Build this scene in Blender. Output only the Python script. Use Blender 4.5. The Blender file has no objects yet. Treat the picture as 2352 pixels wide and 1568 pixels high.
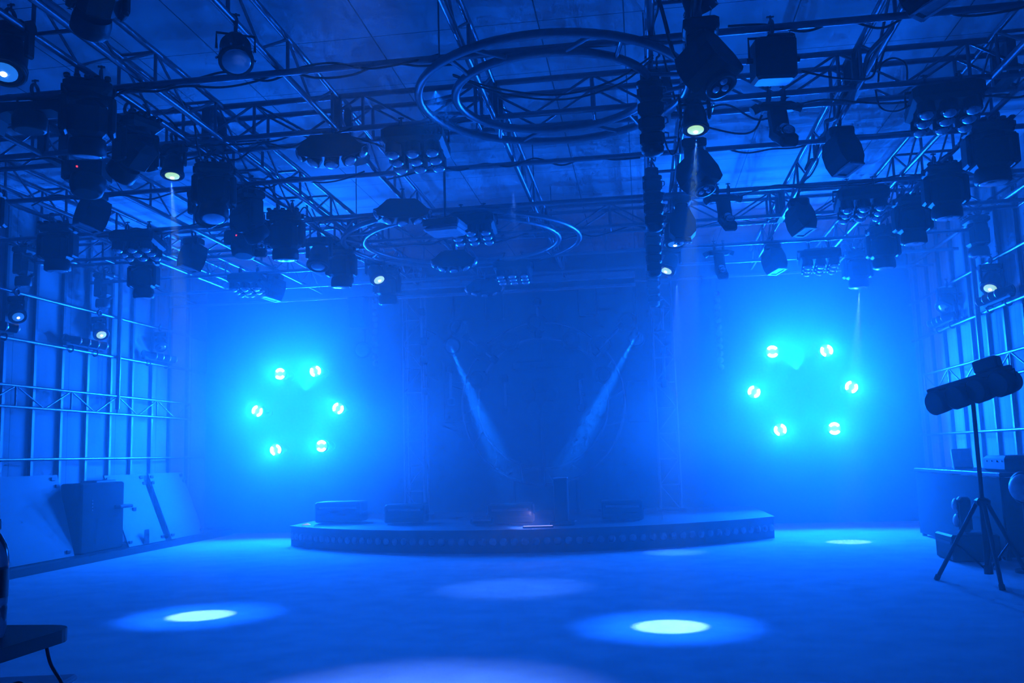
import bpy, math, random
import numpy as np
from mathutils import Matrix, Vector, Euler
random.seed(7)
sc = bpy.context.scene
C = sc.collection

# ------------------------------------------------------------------ camera
H = 1.3
_f = 2080.0; _r = math.radians(1.7)
_n = np.array([-math.sin(_r), math.cos(_r)])
_dY = np.array([302., -253., _f]); _dist = -(_n @ _dY[:2]); _dY /= np.linalg.norm(_dY)
_dZ = np.array([_n[0]*_f*_f/_dist, _n[1]*_f*_f/_dist, _f]); _dZ -= _dY*(_dZ @ _dY); _dZ /= np.linalg.norm(_dZ)
_dX = np.cross(_dY, _dZ); _dX = _dX if _dX[0] > 0 else -_dX
RM = np.array([_dX, _dY, _dZ])
cam = bpy.data.objects.new('camera', bpy.data.cameras.new('camera')); C.objects.link(cam)
cam.data.sensor_width = 36; cam.data.lens = _f*36/2352; cam.data.clip_start = .05; cam.data.clip_end = 200
cam.matrix_world = Matrix.Translation((0, 0, H)) @ Matrix([[RM[i][0], RM[i][1], -RM[i][2]] for i in range(3)]).to_4x4()
sc.camera = cam

# ------------------------------------------------------------------ view, world
sc.view_settings.view_transform = 'Standard'; sc.view_settings.look = 'None'
sc.view_settings.gamma = 1; sc.view_settings.use_curve_mapping = False
sc.view_settings.exposure = 0.0
cy = sc.cycles
cy.use_denoising = True
cy.max_bounces = 3; cy.diffuse_bounces = 1; cy.glossy_bounces = 1; cy.transmission_bounces = 3
cy.use_light_tree = False
cy.use_adaptive_sampling = True; cy.adaptive_threshold = .14; cy.adaptive_min_samples = 12
cy.volume_bounces = 0; cy.transparent_max_bounces = 20
cy.sample_clamp_indirect = 3; cy.sample_clamp_direct = 0
cy.volume_step_rate = 2.0; cy.volume_max_steps = 256
cy.caustics_reflective = False; cy.caustics_refractive = False
W = bpy.data.worlds.new('dim blue fill'); sc.world = W; W.use_nodes = True  # added ambient fill, entering through the open end of the hall
W.node_tree.nodes['Background'].inputs[0].default_value = (.0005, .105, 1, 1)
W.node_tree.nodes['Background'].inputs[1].default_value = .155

BLUE = (.001, .122, 1.0)
def lamp(kind, name, loc, power, color=BLUE, aim=None, radius=.06, angle=None, blend=.5):
    d = bpy.data.lights.new(name, kind); d.energy = power; d.color = color
    o = bpy.data.objects.new(name, d); C.objects.link(o); o.location = loc
    if kind in ('POINT', 'SPOT'): d.shadow_soft_size = radius
    if kind == 'SPOT':
        d.spot_size = math.radians(angle); d.spot_blend = blend
    if aim is not None:
        o.rotation_euler = (Vector(aim)-Vector(loc)).to_track_quat('-Z', 'Y').to_euler()
    return o

GREEN = (.42, .98, .26)
HEXP = 930
HEXPX = [(646, 859), (727, 853), (594, 944), (779, 938), (636, 1033), (741, 1024),
         (1773, 808), (1897, 806), (1731, 900), (1954, 889), (1791, 987), (1915, 984)]
HEXY = 16.0
def ray(px, py): return RM @ np.array([px-1176., 784.-py, _f])
HEX = []
for px, py in HEXPX:
    d = ray(px, py); HEX.append((d[0]*HEXY/d[1], d[2]*HEXY/d[1]+H))
for i, (x, z) in enumerate(HEX):                    # the two rings of six lamps facing the hall
    lamp('SPOT', 'ring_lamp_light', (x, HEXY-.16, z), HEXP, BLUE, (x, 5, z-1.6), 0, 136, .6)
# moving lamps throwing pools on the floor, then beams and added fill spots
for (src, dst, p, a) in [((-4.02, 7.27, 3.80), (-3.88, 7.64, 0), 1500, 9.5), ((.52, 6.92, 3.70), (.14, 7.07, 0), 1500, 9.5),
                         ((3.16, 13.35, 3.48), (2.71, 13.1, 0), 1000, 10.5)]:
    lamp('SPOT', 'beam_core', src, p*.8, GREEN, dst, 0, a, .5)
    lamp('SPOT', 'beam_halo', src, p*1.3, (.004, .11, 1), dst, 0, a*2.6, 1.0)
for (src, dst, p, a, col) in [((-1.4, 6.3, 4.0), (-1.3, 7.0, 0), 260, 110, BLUE), ((-1.2, 9.0, 4.0), (-1.33, 9.1, 0), 620, 26, (.04, .20, 1)), ((-1.25, 3.6, 4.6), (-1.25, 4.75, 0), 2000, 30, (.10, .27, 1)),  # the wide leading spot is an added floor fill without a fixture
                         ((-3.2, 11.7, 3.7), (-3.95, 11.65, 0), 120, 12, (.01, .25, 1)), ((.5, 11.2, 3.7), (.25, 11.6, 0), 120, 12, (.01, .25, 1)),
                         ((.56, 12.35, 3.6), (.35, 12.1, 0), 2600, 15, (.02, .10, 1)),
                         ((-.05, 15.35, 3.23), (-1.55, 12.7, .3), 6000, 9.5, (.002, .15, 1)), ((-3.25, 15.35, 3.25), (-1.65, 12.7, .3), 6000, 9.5, (.002, .15, 1)),
                         ((2.6, 15.7, 2.6), (1.5, 9.8, 5.0), 1800, 52, BLUE), ((-6.0, 15.7, 2.6), (-3.8, 10.2, 5.0), 1500, 52, BLUE), ((-7.7, 12.9, 3.25), (-5.6, 12.2, 1.0), 500, 20, BLUE), ((-1.62, 12.9, .5), (-1.62, 12.55, .3), 6, 100, (.8, .75, 1))]:  # the pair aimed at the ceiling is added to brighten it
    lamp('SPOT', 'beam', src, p, col, dst, 0, a, 1.0)

# ------------------------------------------------------------------ pixel helpers (2352 x 1568 frame)
def ray(px, py): return RM @ np.array([px-1176., 784.-py, _f])
def atX(px, py, X): d = ray(px, py); p = d*X/d[0]; return Vector((p[0], p[1], p[2]+H))
def atY(px, py, Y): d = ray(px, py); p = d*Y/d[1]; return Vector((p[0], p[1], p[2]+H))
def atZ(px, py, Z): d = ray(px, py); p = d*(Z-H)/d[2]; return Vector((p[0], p[1], p[2]+H))

# ------------------------------------------------------------------ materials
def mat(name, col, rough=.5, metal=0., emit=None, estr=0., noise=None, trans=0., bump=None):
    m = bpy.data.materials.new(name); m.use_nodes = True
    nt = m.node_tree; b = nt.nodes['Principled BSDF']
    b.inputs['Base Color'].default_value = (*col, 1); b.inputs['Roughness'].default_value = rough
    b.inputs['Metallic'].default_value = metal
    if trans: b.inputs['Transmission Weight'].default_value = trans
    if emit:
        b.inputs['Emission Color'].default_value = (*emit, 1); b.inputs['Emission Strength'].default_value = estr
    tc = nt.nodes.new('ShaderNodeTexCoord')
    nz = nt.nodes.new('ShaderNodeTexNoise'); nz.inputs['Scale'].default_value = noise[0] if noise else 14
    nt.links.new(tc.outputs['Object'], nz.inputs['Vector'])
    cr = nt.nodes.new('ShaderNodeValToRGB')
    k = noise[1] if noise else .12
    cr.color_ramp.elements[0].position = .3; cr.color_ramp.elements[1].position = .7
    cr.color_ramp.elements[0].color = (*[c*(1-k) for c in col], 1); cr.color_ramp.elements[1].color = (*[min(1, c*(1+k)) for c in col], 1)
    nt.links.new(nz.outputs['Fac'], cr.inputs['Fac']); nt.links.new(cr.outputs['Color'], b.inputs['Base Color'])
    if bump:
        n2 = nt.nodes.new('ShaderNodeTexNoise'); n2.inputs['Scale'].default_value = bump[0]
        bp = nt.nodes.new('ShaderNodeBump'); bp.inputs['Strength'].default_value = bump[1]; bp.inputs['Distance'].default_value = .01
        nt.links.new(tc.outputs['Object'], n2.inputs['Vector']); nt.links.new(n2.outputs['Fac'], bp.inputs['Height'])
        nt.links.new(bp.outputs['Normal'], b.inputs['Normal'])
    return m
def lines(m, ax, step, width, dark):                # thin joint lines every `step` metres along an axis
    nt = m.node_tree; b = nt.nodes['Principled BSDF']; src = b.inputs['Base Color'].links[0].from_socket
    tc = nt.nodes.new('ShaderNodeTexCoord'); sp = nt.nodes.new('ShaderNodeSeparateXYZ'); nt.links.new(tc.outputs['Object'], sp.inputs[0])
    a = nt.nodes.new('ShaderNodeMath'); a.operation = 'ADD'; a.inputs[1].default_value = 1000*step; nt.links.new(sp.outputs[ax], a.inputs[0])
    mo = nt.nodes.new('ShaderNodeMath'); mo.operation = 'MODULO'; mo.inputs[1].default_value = step; nt.links.new(a.outputs[0], mo.inputs[0])
    lt = nt.nodes.new('ShaderNodeMath'); lt.operation = 'LESS_THAN'; lt.inputs[1].default_value = width; nt.links.new(mo.outputs[0], lt.inputs[0])
    mx = nt.nodes.new('ShaderNodeMix'); mx.data_type = 'RGBA'; nt.links.new(lt.outputs[0], mx.inputs[0])
    nt.links.new(src, mx.inputs[6]); mx.inputs[7].default_value = (dark, dark, dark, 1); nt.links.new(mx.outputs[2], b.inputs['Base Color'])
M = dict(
    alu=mat('brushed aluminium tube', (.30, .31, .34), .36, .85, noise=(30, .1)),
    steel=mat('galvanised steel stud', (.16, .17, .18), .42, .5, noise=(20, .15)),
    black=mat('black powder coat', (.010, .011, .014), .5, noise=(40, .3)),
    matte=mat('matte black cloth', (.010, .011, .014), .95, noise=(40, .3)),
    dark=mat('dark grey plastic', (.03, .032, .036), .4, noise=(40, .2)),
    rubber=mat('black cable rubber', (.012, .012, .014), .55),
    glass=mat('lens glass', (.85, .88, .95), .17, .95),
    chrome=mat('chrome clamp', (.65, .67, .7), .18, 1.),
    white=mat('white casing', (.62, .64, .66), .5),
    board=mat('white laminate board', (.15, .16, .17), .6, noise=(3, .08)),
    plate=mat('pale scanner faceplate', (.75, .77, .8), .4),
    ceiling=mat('pale ceiling board', (.72, .73, .75), .8, noise=(.9, .3)),
    wall=mat('pale wall panel', (.34, .35, .37), .75, noise=(1.4, .18)),
    wallr=mat('pale corrugated panel', (.42, .43, .45), .7, noise=(1.4, .18)),
    wallb=mat('dark back wall', (.05, .055, .06), .8, noise=(2, .2)),
    floor=mat('smooth carpet', (.60, .61, .63), .85, noise=(3, .1), bump=(260, .25)),
    stage=mat('dark stage deck', (.10, .105, .11), .6, noise=(5, .2)),
    bead=mat('frosted bead', (.55, .56, .58), .45),
    lit=mat('lit lamp lens', (.8, .9, .8), .3, emit=(.50, .95, .48), estr=1.0),
    hot=mat('hot lamp core', (1, 1, 1), .3, emit=(.95, 1, .9), estr=6),
    litblue=mat('dim blue lamp lens', (.2, .4, .8), .2, emit=(.02, .25, 1), estr=.7),
    arc=mat('white hot arc', (1, 1, 1), .3, emit=(.96, 1, .93), estr=14),
    arcc=mat('glowing lamp middle', (.2, .4, .3), .4, emit=(.30, .85, .50), estr=.35),
    red=mat('red indicator', (.8, .02, .02), .3, emit=(1, .03, .05), estr=3),
    tube=mat('frosted light tube', (.28, .3, .33), .4),
    strip=mat('white light strip', (.9, .9, .9), .4, emit=(.75, .62, 1), estr=.9),
    tabletop=mat('black table', (.012, .011, .012), .45),
    bottle=mat('clear bottle plastic', (.75, .82, .9), .08, trans=.9),
    label=mat('dark bottle label', (.02, .035, .03), .5),
    cap=mat('pale bottle cap', (.10, .11, .08), .5),
    box=mat('pale grey box', (.75, .8, .82), .6),
)
lines(M['ceiling'], 0, .735, .012, .10); lines(M['ceiling'], 1, 1.05, .010, .13)
lines(M['wallr'], 1, .15, .014, .30); lines(M['wall'], 1, 1.22, .01, .08)
lines(M['wallb'], 0, 1.2, .012, .09)

# ------------------------------------------------------------------ mesh builder
class MB:
    def __init__(s): s.v = []; s.f = []; s.sm = []
    def add(s, vs, fs, smooth=False, T=None):
        b = len(s.v)
        s.v += [tuple(T @ Vector(p)) if T is not None else tuple(p) for p in vs]
        s.f += [tuple(b+i for i in f) for f in fs]; s.sm += [smooth]*len(fs); return s
    def box(s, c, d, T=None):
        x, y, z = c; a, b, e = d[0]/2, d[1]/2, d[2]/2
        vs = [(x+i*a, y+j*b, z+k*e) for k in (-1, 1) for j in (-1, 1) for i in (-1, 1)]
        return s.add(vs, [(0, 2, 3, 1), (4, 5, 7, 6), (0, 1, 5, 4), (2, 6, 7, 3), (0, 4, 6, 2), (1, 3, 7, 5)], False, T)
    def cbox(s, c, d, b=.02, T=None):               # box with chamfered edges
        x, y, z = c; hx, hy, hz = d[0]/2, d[1]/2, d[2]/2
        vs = []
        for (zz, k) in ((-hz, b), (-hz+b, 0), (hz-b, 0), (hz, b)):
            ax, ay = hx-k, hy-k; q = b
            vs += [(x+px, y+py, z+zz) for px, py in ((-ax+q, -ay), (ax-q, -ay), (ax, -ay+q), (ax, ay-q), (ax-q, ay), (-ax+q, ay), (-ax, ay-q), (-ax, -ay+q))]
        fs = [tuple(range(7, -1, -1)), tuple(range(24, 32))]
        for r in range(3):
            for i in range(8): fs.append((r*8+i, r*8+(i+1) % 8, r*8+8+(i+1) % 8, r*8+8+i))
        return s.add(vs, fs, False, T)
    def cyl(s, p0, p1, r0, r1=None, n=12, T=None, cap=True):
        r1 = r0 if r1 is None else r1
        p0 = Vector(p0); p1 = Vector(p1); q = (p1-p0).to_track_quat('Z', 'Y')
        u, w = q @ Vector((1, 0, 0)), q @ Vector((0, 1, 0)); vs = []
        for p, r in ((p0, r0), (p1, r1)):
            vs += [p+(u*math.cos(2*math.pi*i/n)+w*math.sin(2*math.pi*i/n))*r for i in range(n)]
        s.add(vs, [(i, (i+1) % n, n+(i+1) % n, n+i) for i in range(n)], True, T)
        if cap: s.add(vs, [tuple(range(n-1, -1, -1)), tuple(range(n, 2*n))], False, T)
        return s
    def lathe(s, prof, axis=(0, 0, 1), at=(0, 0, 0), n=20, T=None):   # prof: (radius, height)
        q = Vector(axis).normalized().to_track_quat('Z', 'Y'); at = Vector(at); vs = []; fs = []
        for r, h in prof:
            for i in range(n):
                a = 2*math.pi*i/n; vs.append(at+q @ Vector((r*math.cos(a), r*math.sin(a), h)))
        for k in range(len(prof)-1):
            for i in range(n): fs.append((k*n+i, k*n+(i+1) % n, (k+1)*n+(i+1) % n, (k+1)*n+i))
        s.add(vs, fs, True, T)
        s.add(vs, [tuple(range(n-1, -1, -1)), tuple(range((len(prof)-1)*n, len(prof)*n))], False, T)
        return s
    def tube(s, pts, r, n=8, closed=False, T=None):
        P = [Vector(p) for p in pts]; m = len(P); vs = []; up = None
        for i in range(m):
            a = P[i-1] if (i or closed) else P[i]; b = P[(i+1) % m] if (i < m-1 or closed) else P[i]
            t = (b-a).normalized()
            if up is None: up = Vector((0, 0, 1)) if abs(t.z) < .9 else Vector((1, 0, 0))
            u = (up-t*up.dot(t)).normalized(); w = t.cross(u); up = u
            vs += [P[i]+(u*math.cos(2*math.pi*j/n)+w*math.sin(2*math.pi*j/n))*r for j in range(n)]
        fs = []
        for i in range(m if closed else m-1):
            k = (i+1) % m
            for j in range(n): fs.append((i*n+j, i*n+(j+1) % n, k*n+(j+1) % n, k*n+j))
        s.add(vs, fs, True, T)
        if not closed: s.add(vs, [tuple(range(n-1, -1, -1)), tuple(range((m-1)*n, m*n))], False, T)
        return s
    def prism(s, poly, y0, y1, T=None):             # polygon in XZ, extruded along Y
        n = len(poly); vs = [(x, y0, z) for x, z in poly]+[(x, y1, z) for x, z in poly]
        fs = [tuple(range(n)), tuple(range(2*n-1, n-1, -1))]+[(i, n+i, n+(i+1) % n, (i+1) % n) for i in range(n)]
        return s.add(vs, fs, False, T)
    def mesh(s, name, m):
        me = bpy.data.meshes.new(name); me.from_pydata([tuple(p) for p in s.v], [], s.f); me.update()
        me.polygons.foreach_set('use_smooth', s.sm); me.materials.append(m); return me
    def build(s, name, m, parent=None):
        o = bpy.data.objects.new(name, s.mesh(name, m)); C.objects.link(o)
        if parent is not None: o.parent = parent
        return o

def tag(o, label, cat, group=None, kind=None):
    if label: o['label'] = label
    if cat: o['category'] = cat
    if group: o['group'] = group
    if kind: o['kind'] = kind
    return o
def thing(name, label, cat, loc=(0, 0, 0), rz=0., group=None, kind=None):
    o = bpy.data.objects.new(name, None); C.objects.link(o); o.location = loc; o.rotation_euler = (0, 0, rz)
    return tag(o, label, cat, group, kind)
def copy_tree(o, parent=None):
    c = o.copy(); C.objects.link(c)
    if parent is not None: c.parent = parent
    for ch in list(o.children): copy_tree(ch, c)
    return c
_proto = {}
def place(build, name, label, cat, loc, rz=0., group=None, key=None, **kw):
    key = (build.__name__, key, tuple(sorted(kw.items())))
    if key not in _proto:
        o = thing(name, label, cat, loc, rz, group); build(o, **kw); _proto[key] = o
    else:
        o = copy_tree(_proto[key]); o.location = loc; o.rotation_euler = (0, 0, rz); tag(o, label, cat, group)
        if not group and 'group' in o: del o['group']
    return o
def RX(a, p=(0, 0, 0)): return Matrix.Translation(p) @ Matrix.Rotation(a, 4, 'X') @ Matrix.Translation(-Vector(p))
def RY(a, p=(0, 0, 0)): return Matrix.Translation(p) @ Matrix.Rotation(a, 4, 'Y') @ Matrix.Translation(-Vector(p))
def struct(name, mb, m): return tag(mb.build(name, m), None, None, None, 'structure')

# ------------------------------------------------------------------ room shell
XL, XR, YB, ZC = -8.3, 4.75, 16.45, 5.0
struct('floor', MB().box(((XL+XR)/2, 8, -.1), (XR-XL+.6, 19, .2)), M['floor'])
struct('ceiling', MB().box(((XL+XR)/2, 8, ZC+.06), (XR-XL+.6, 19, .12)), M['ceiling'])
struct('wall_left', MB().box((XL-.1, 8, ZC/2), (.2, 18.6, ZC)), M['wall'])
struct('wall_right', MB().box((XR+.1, 8, ZC/2), (.2, 18.6, ZC)), M['wallr'])
struct('wall_back', MB().box(((XL+XR)/2, YB+.1, ZC/2), (XR-XL+.4, .2, ZC)), M['wallb'])
_t = [0]
def trim(p0, p1, r, m='steel', square=False):
    _t[0] += 1; mb = MB()
    if square:
        c = (Vector(p0)+Vector(p1))/2; d = Vector(p1)-Vector(p0); mb.box(c, (max(abs(d.x), r*2), max(abs(d.y), r*2), max(abs(d.z), r*2)))
    else: mb.cyl(p0, p1, r, n=10)
    return struct('trim_%d' % _t[0], mb, M[m])
for i in range(18):                                  # wall studs, left then right
    y = 5.9+.61*i
    if y < 16.2: trim((XL+.02, y, 0), (XL+.02, y, 4.9), .026, square=True)
for i in range(16):
    y = 7.03+.6*i
    if y < 16.2: trim((XR-.02, y, 0), (XR-.02, y, 4.9), .026, square=True)
for z, r in ((4.32, .032), (3.66, .024), (3.03, .024), (1.44, .020)):
    trim((XL+.10, 5, z), (XL+.10, 16.2, z), r, 'alu'); trim((XR-.10, 5, z), (XR-.10, 16.2, z), r, 'alu')
trim((XL+.15, 13.23, 2.2), (XL+.15, 13.23, 4.9), .035, 'alu')
trim((XR-.15, 13.0, 2.2), (XR-.15, 13.0, 4.9), .035, 'alu')
struct('baseboard_left', MB().box((XL+.03, 8, .06), (.06, 18, .12)), M['dark'])
struct('baseboard_right', MB().box((XR-.03, 8, .06), (.06, 18, .12)), M['dark'])

# ------------------------------------------------------------------ trusses and pipes
def web(mb, a, b, n, r=.015):
    """posts and diagonals of one flat truss face between chord lines a and b (pairs of points)"""
    a0, a1, b0, b1 = map(Vector, (*a, *b))
    for i in range(n+1):
        t = i/n
        if i % 2 == 0 or n < 14: mb.cyl(a0.lerp(a1, t), b0.lerp(b1, t), r, n=6, cap=False)
        if i < n:
            t2 = (i+1)/n
            if i % 2: mb.cyl(a0.lerp(a1, t), b0.lerp(b1, t2), r*.75, n=6, cap=False)
            else: mb.cyl(b0.lerp(b1, t), a0.lerp(a1, t2), r*.75, n=6, cap=False)
def truss(label, p0, p1, w=.3, h=.3, box=True, step=.5, r=.025, group=None, name='lighting_truss', nodes=()):
    o = thing(name, label, 'truss', (0, 0, 0), 0, group)
    p0 = Vector(p0); p1 = Vector(p1); L = (p1-p0).length; d = (p1-p0).normalized(); side = d.cross(Vector((0, 0, 1)))
    if side.x < 0 or (abs(side.x) < .1 and side.y < 0): side = -side
    n = max(2, round(L/step)); up = Vector((0, 0, h)); wv = side*w
    offs = [Vector((0, 0, 0)), up]+([wv, wv+up] if box else [])
    for q in offs: MB().cyl(p0+q, p1+q, r, n=12).build('chord', M['alu'], o)
    for a, b in [(offs[0], offs[1])]+([(offs[2], offs[3])] if box else []):
        mb = MB(); web(mb, (p0+a, p1+a), (p0+b, p1+b), n); mb.build('bracing', M['alu'], o)
    if box:
        lk = MB().cyl((0, 0, 0), wv, .014, n=6).mesh('cross_link', M['alu'])
        for i in range(0, n+1, 2):
            c = p0.lerp(p1, i/n)
            for q in (offs[0], offs[1]):
                l = bpy.data.objects.new('cross_link', lk); C.objects.link(l); l.parent = o; l.location = c+q
        for t in nodes:
            c = p0.lerp(p1, (t-p0.x)/(p1.x-p0.x)); mb = MB()
            for q in (0, 1): mb.box(c+wv*q+up/2, (.07, .05, h))
            for q in (0, 1): mb.box(c+wv/2+up*q, (.07, w, .05))
            mb.build('corner_block', M['steel'], o)
    return o
XW0, XW1 = XL+.07, XR-.07
G1 = 'box trusses spanning the hall'
truss('box truss crossing the hall nearest the camera, behind the near hoop', (XW0, 7.3, 4.15), (XW1, 7.3, 4.15), group=G1, nodes=(-6.47, -5.3, -3.71, -2.5, -1.12, .33, 1.84, 3.01))
truss('box truss crossing the hall above the far hoop, second from the camera', (XW0, 11.3, 4.15), (XW1, 11.3, 4.15), group=G1, nodes=(-6.47, -5.3, -3.71, -2.5, -1.12, .33, 1.84, 3.01))
G2 = 'trusses running down the hall'
Y0, Y1 = 3.2, 14.6
truss('long box truss running down the hall beside the left wall', (-6.62, Y0, 4.15), (-6.62, Y1, 4.15), group=G2)
truss('flat ladder truss between the left wall truss and the left box truss', (-5.3, Y0, 4.15), (-5.3, Y1, 4.15), box=False, group=G2)
truss('long box truss left of the hoops carrying the clustered moving lights', (-3.86, Y0, 4.15), (-3.86, Y1, 4.15), group=G2)
truss('flat ladder truss running into the far hoop from upper left', (-2.5, Y0, 4.15), (-2.5, Y1, 4.15), box=False, group=G2)
truss('flat ladder truss crossing the left edge of the near hoop', (-1.12, Y0, 4.15), (-1.12, Y1, 4.15), box=False, group=G2)
truss('box truss seen almost end-on in the middle carrying the column lights', (.18, Y0, 4.15), (.18, Y1, 4.15), group=G2)
truss('flat ladder truss with scanners hung below, right of the middle', (1.84, Y0, 4.15), (1.84, Y1, 4.15), box=False, group=G2)
truss('long box truss on the right carrying the row of big moving heads', (2.86, Y0, 4.15), (2.86, Y1, 4.15), group=G2)
truss('narrow wall truss under the lamp bars on the left wall', (XL+.14, 5, 2.13), (XL+.14, 15.6, 2.13), h=.28, box=False, r=.020, step=.6, name='wall_truss')
truss('narrow wall truss on the right wall behind the tripod lights', (XR-.14, 5, 2.13), (XR-.14, 15.6, 2.13), h=.28, box=False, r=.020, step=.6, name='wall_truss')
def pipe(y, z, label, x0=XW0, x1=XW1, r=.025):
    o = MB().cyl((x0, y, z), (x1, y, z), r, n=12).build('crossbar_pipe', M['alu']); return tag(o, label, 'pipe', 'single pipes spanning the hall')
PZ = 4.10
pipe(5.98, PZ, 'crossbar pipe nearest the camera, wrapped with loose black cables')
pipe(8.42, PZ, 'crossbar pipe just beyond the near box truss')
pipe(9.86, PZ, 'crossbar pipe halfway between the two box trusses and the far hoop')
pipe(12.55, PZ, 'crossbar pipe just beyond the far box truss')
pipe(13.74, PZ, 'crossbar pipe second from the back of the hall')
pipe(14.9, PZ, 'crossbar pipe nearest the back wall')

# ------------------------------------------------------------------ hoops
def hoop(label, c, ro, ri, z, n):
    o = thing('hoop_truss', label, 'hoop', (c[0], c[1], z))
    for nm, R in (('outer_ring', ro), ('inner_ring', ri)):
        MB().tube([(R*math.cos(2*math.pi*i/72), R*math.sin(2*math.pi*i/72), 0) for i in range(72)], .032, 10, True).build(nm, M['alu'], o)
    for i in range(n):
        a = 2*math.pi*i/n+.2; b = a+(.16 if i % 2 else -.16)
        MB().cyl((ri*math.cos(a), ri*math.sin(a), 0), (ro*math.cos(b), ro*math.sin(b), 0), .018, n=8).build('brace', M['alu'], o)
    for i in range(4):
        a = math.pi/4+i*math.pi/2
        MB().cyl((ro*math.cos(a), ro*math.sin(a), 0), (ro*math.cos(a), ro*math.sin(a), ZC-z), .006, n=6).build('hanger', M['steel'], o)
    return o
hoop('near double-tube hoop hung flat under the ceiling in the middle', (-.56, 6.66), 1.03, .75, 4.04, 12)
hoop('far double-tube hoop hung flat, above the white projector', (-2.17, 11.15), 1.5, 1.24, 4.03, 14)

# ------------------------------------------------------------------ fixtures (origin at the pipe, hanging down, front towards -Y)
def clamp(o, x=0., drop=.09):
    MB().tube([(x, .045*math.sin(a), .045*math.cos(a)) for a in [math.pi*2*i/12 for i in range(12)]], .013, 6, True).cyl((x, 0, -.03), (x, 0, -drop), .014, n=8).cyl((x, 0, .04), (x, 0, .085), .008, n=6).box((x, 0, .075), (.05, .012, .012)).build('clamp', M['chrome'] if int(abs(x)*1000) % 2 else M['steel'], o)
def lens(o, at, axis, r, m='glass', name='lens', k=1.):
    MB().lathe([(r, -.01), (r, .004), (r*.9, r*.30*k), (r*.68, r*.52*k), (r*.38, r*.66*k), (r*.1, r*.70*k)], axis, at, 18).build(name, M[m], o)
def moving_head(o, tilt=0., s=1.):
    for x in (-.08, .08): clamp(o, x, .06)
    b = MB().cbox((0, 0, -.11), (.34*s, .28*s, .10), .03).cyl((-.19*s, 0, -.11), (.19*s, 0, -.11), .032, n=10).box((0, .1, -.055), (.3, .04, .02))
    for k in range(5): b.cbox((-.14*s+k*.07*s, -.12*s, -.06), (.045*s, .06, .03), .008)
    b.build('base', M['black'], o)
    y = MB().cyl((0, 0, -.15), (0, 0, -.19), .12*s, n=16)
    for k in (-1, 1): y.cbox((k*.170*s, 0, -.31), (.055*s, .17*s, .28), .02)
    y.box((0, 0, -.185), (.35*s, .15*s, .03)).build('yoke', M['black'], o)
    T = RX(tilt, (0, 0, -.34))
    MB().cbox((0, 0, -.34), (.28*s, .27*s, .29*s), .05, T).build('head', M['black'], o)
    MB().lathe([(.125*s, 0), (.135*s, -.04), (.135*s, -.11), (.115*s, -.125)], (0, 0, 1), (0, 0, -.475), 20, T).build('barrel', M['black'], o)
    d = T.to_3x3() @ Vector((0, 0, -1)); lens(o, T @ Vector((0, 0, -.597)), d, .105*s, k=.25)
    return o
def wash_lamp(o, tilt=.35, pan=0., m='lit', s=1., wall=False):
    clamp(o, 0, .08)
    b = MB().cbox((0, 0, -.10), (.24*s, .15*s, .08*s), .02)
    for k in (-1, 1): b.cyl((k*.115*s, 0, -.10), (k*.145*s, 0, -.10), .045*s, n=10)
    b.build('base', M['black'], o)
    y = MB().cyl((0, 0, -.12), (0, 0, -.155), .07*s, n=12)
    for k in (-1, 1): y.cbox((k*.13*s, 0, -.15-.06*s), (.03*s, .07*s, .16*s), .01)
    y.box((0, 0, -.155), (.28*s, .07*s, .02)).build('yoke', M['black'], o)
    T = Matrix.Translation((0, 0, -.15-.10*s)) @ Matrix.Rotation(pan, 4, 'Z') @ Matrix.Rotation(-tilt, 4, 'X')
    MB().lathe([(.04*s, .10*s), (.085*s, .07*s), (.105*s, 0), (.112*s, -.10*s), (.125*s, -.12*s), (.125*s, -.15*s), (.076*s, -.15*s)], (0, 0, 1), (0, 0, 0), 22, T).build('head', M['black'], o)
    d = T.to_3x3() @ Vector((0, 0, -1)); c = T @ Vector((0, 0, -.155*s))
    MB().lathe([(.074*s, -.004), (.074*s, .004), (.05*s, .012), (.02*s, .016)], d, c, 20).build('lens', M[m], o)
    MB().tube([T @ Vector((.112*s*math.cos(a), .112*s*math.sin(a), -.152*s)) for a in [2*math.pi*i/28 for i in range(28)]], .008*s, 6, True).build('lens_ring', M['dark'], o)
    if m in ('lit', 'litblue'): MB().lathe([(.020*s, 0), (.018*s, .010), (.006*s, .016)], d, c+d*.012, 12).build('lamp_core', M['hot'], o)
    return o
def matrix_light(o, tilt=.10):
    for x in (-.13, .13): clamp(o, x, .06)
    T = RX(-tilt, (0, 0, -.16))
    MB().tube([(-.28, 0, -.17), (-.28, 0, -.05), (.28, 0, -.05), (.28, 0, -.17)], .013, 6).build('bracket', M['black'], o)
    MB().cbox((0, 0, -.16), (.52, .50, .15), .035, T).box((0, .18, -.075), (.3, .1, .05), T).build('housing', M['black'], o)
    d = T.to_3x3() @ Vector((0, 0, -1))
    for i in (-1, 0, 1):
        for j in (-1, 0, 1):
            p = (i*.165, j*.16, -.23)
            c = MB().cyl(T @ Vector(p), T @ Vector((p[0], p[1], -.32)), .066, .070, n=16).build('lamp_cup', M['black'], o)
            lens(c, T @ Vector((p[0], p[1], -.322)), d, .056)
    return o
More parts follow.
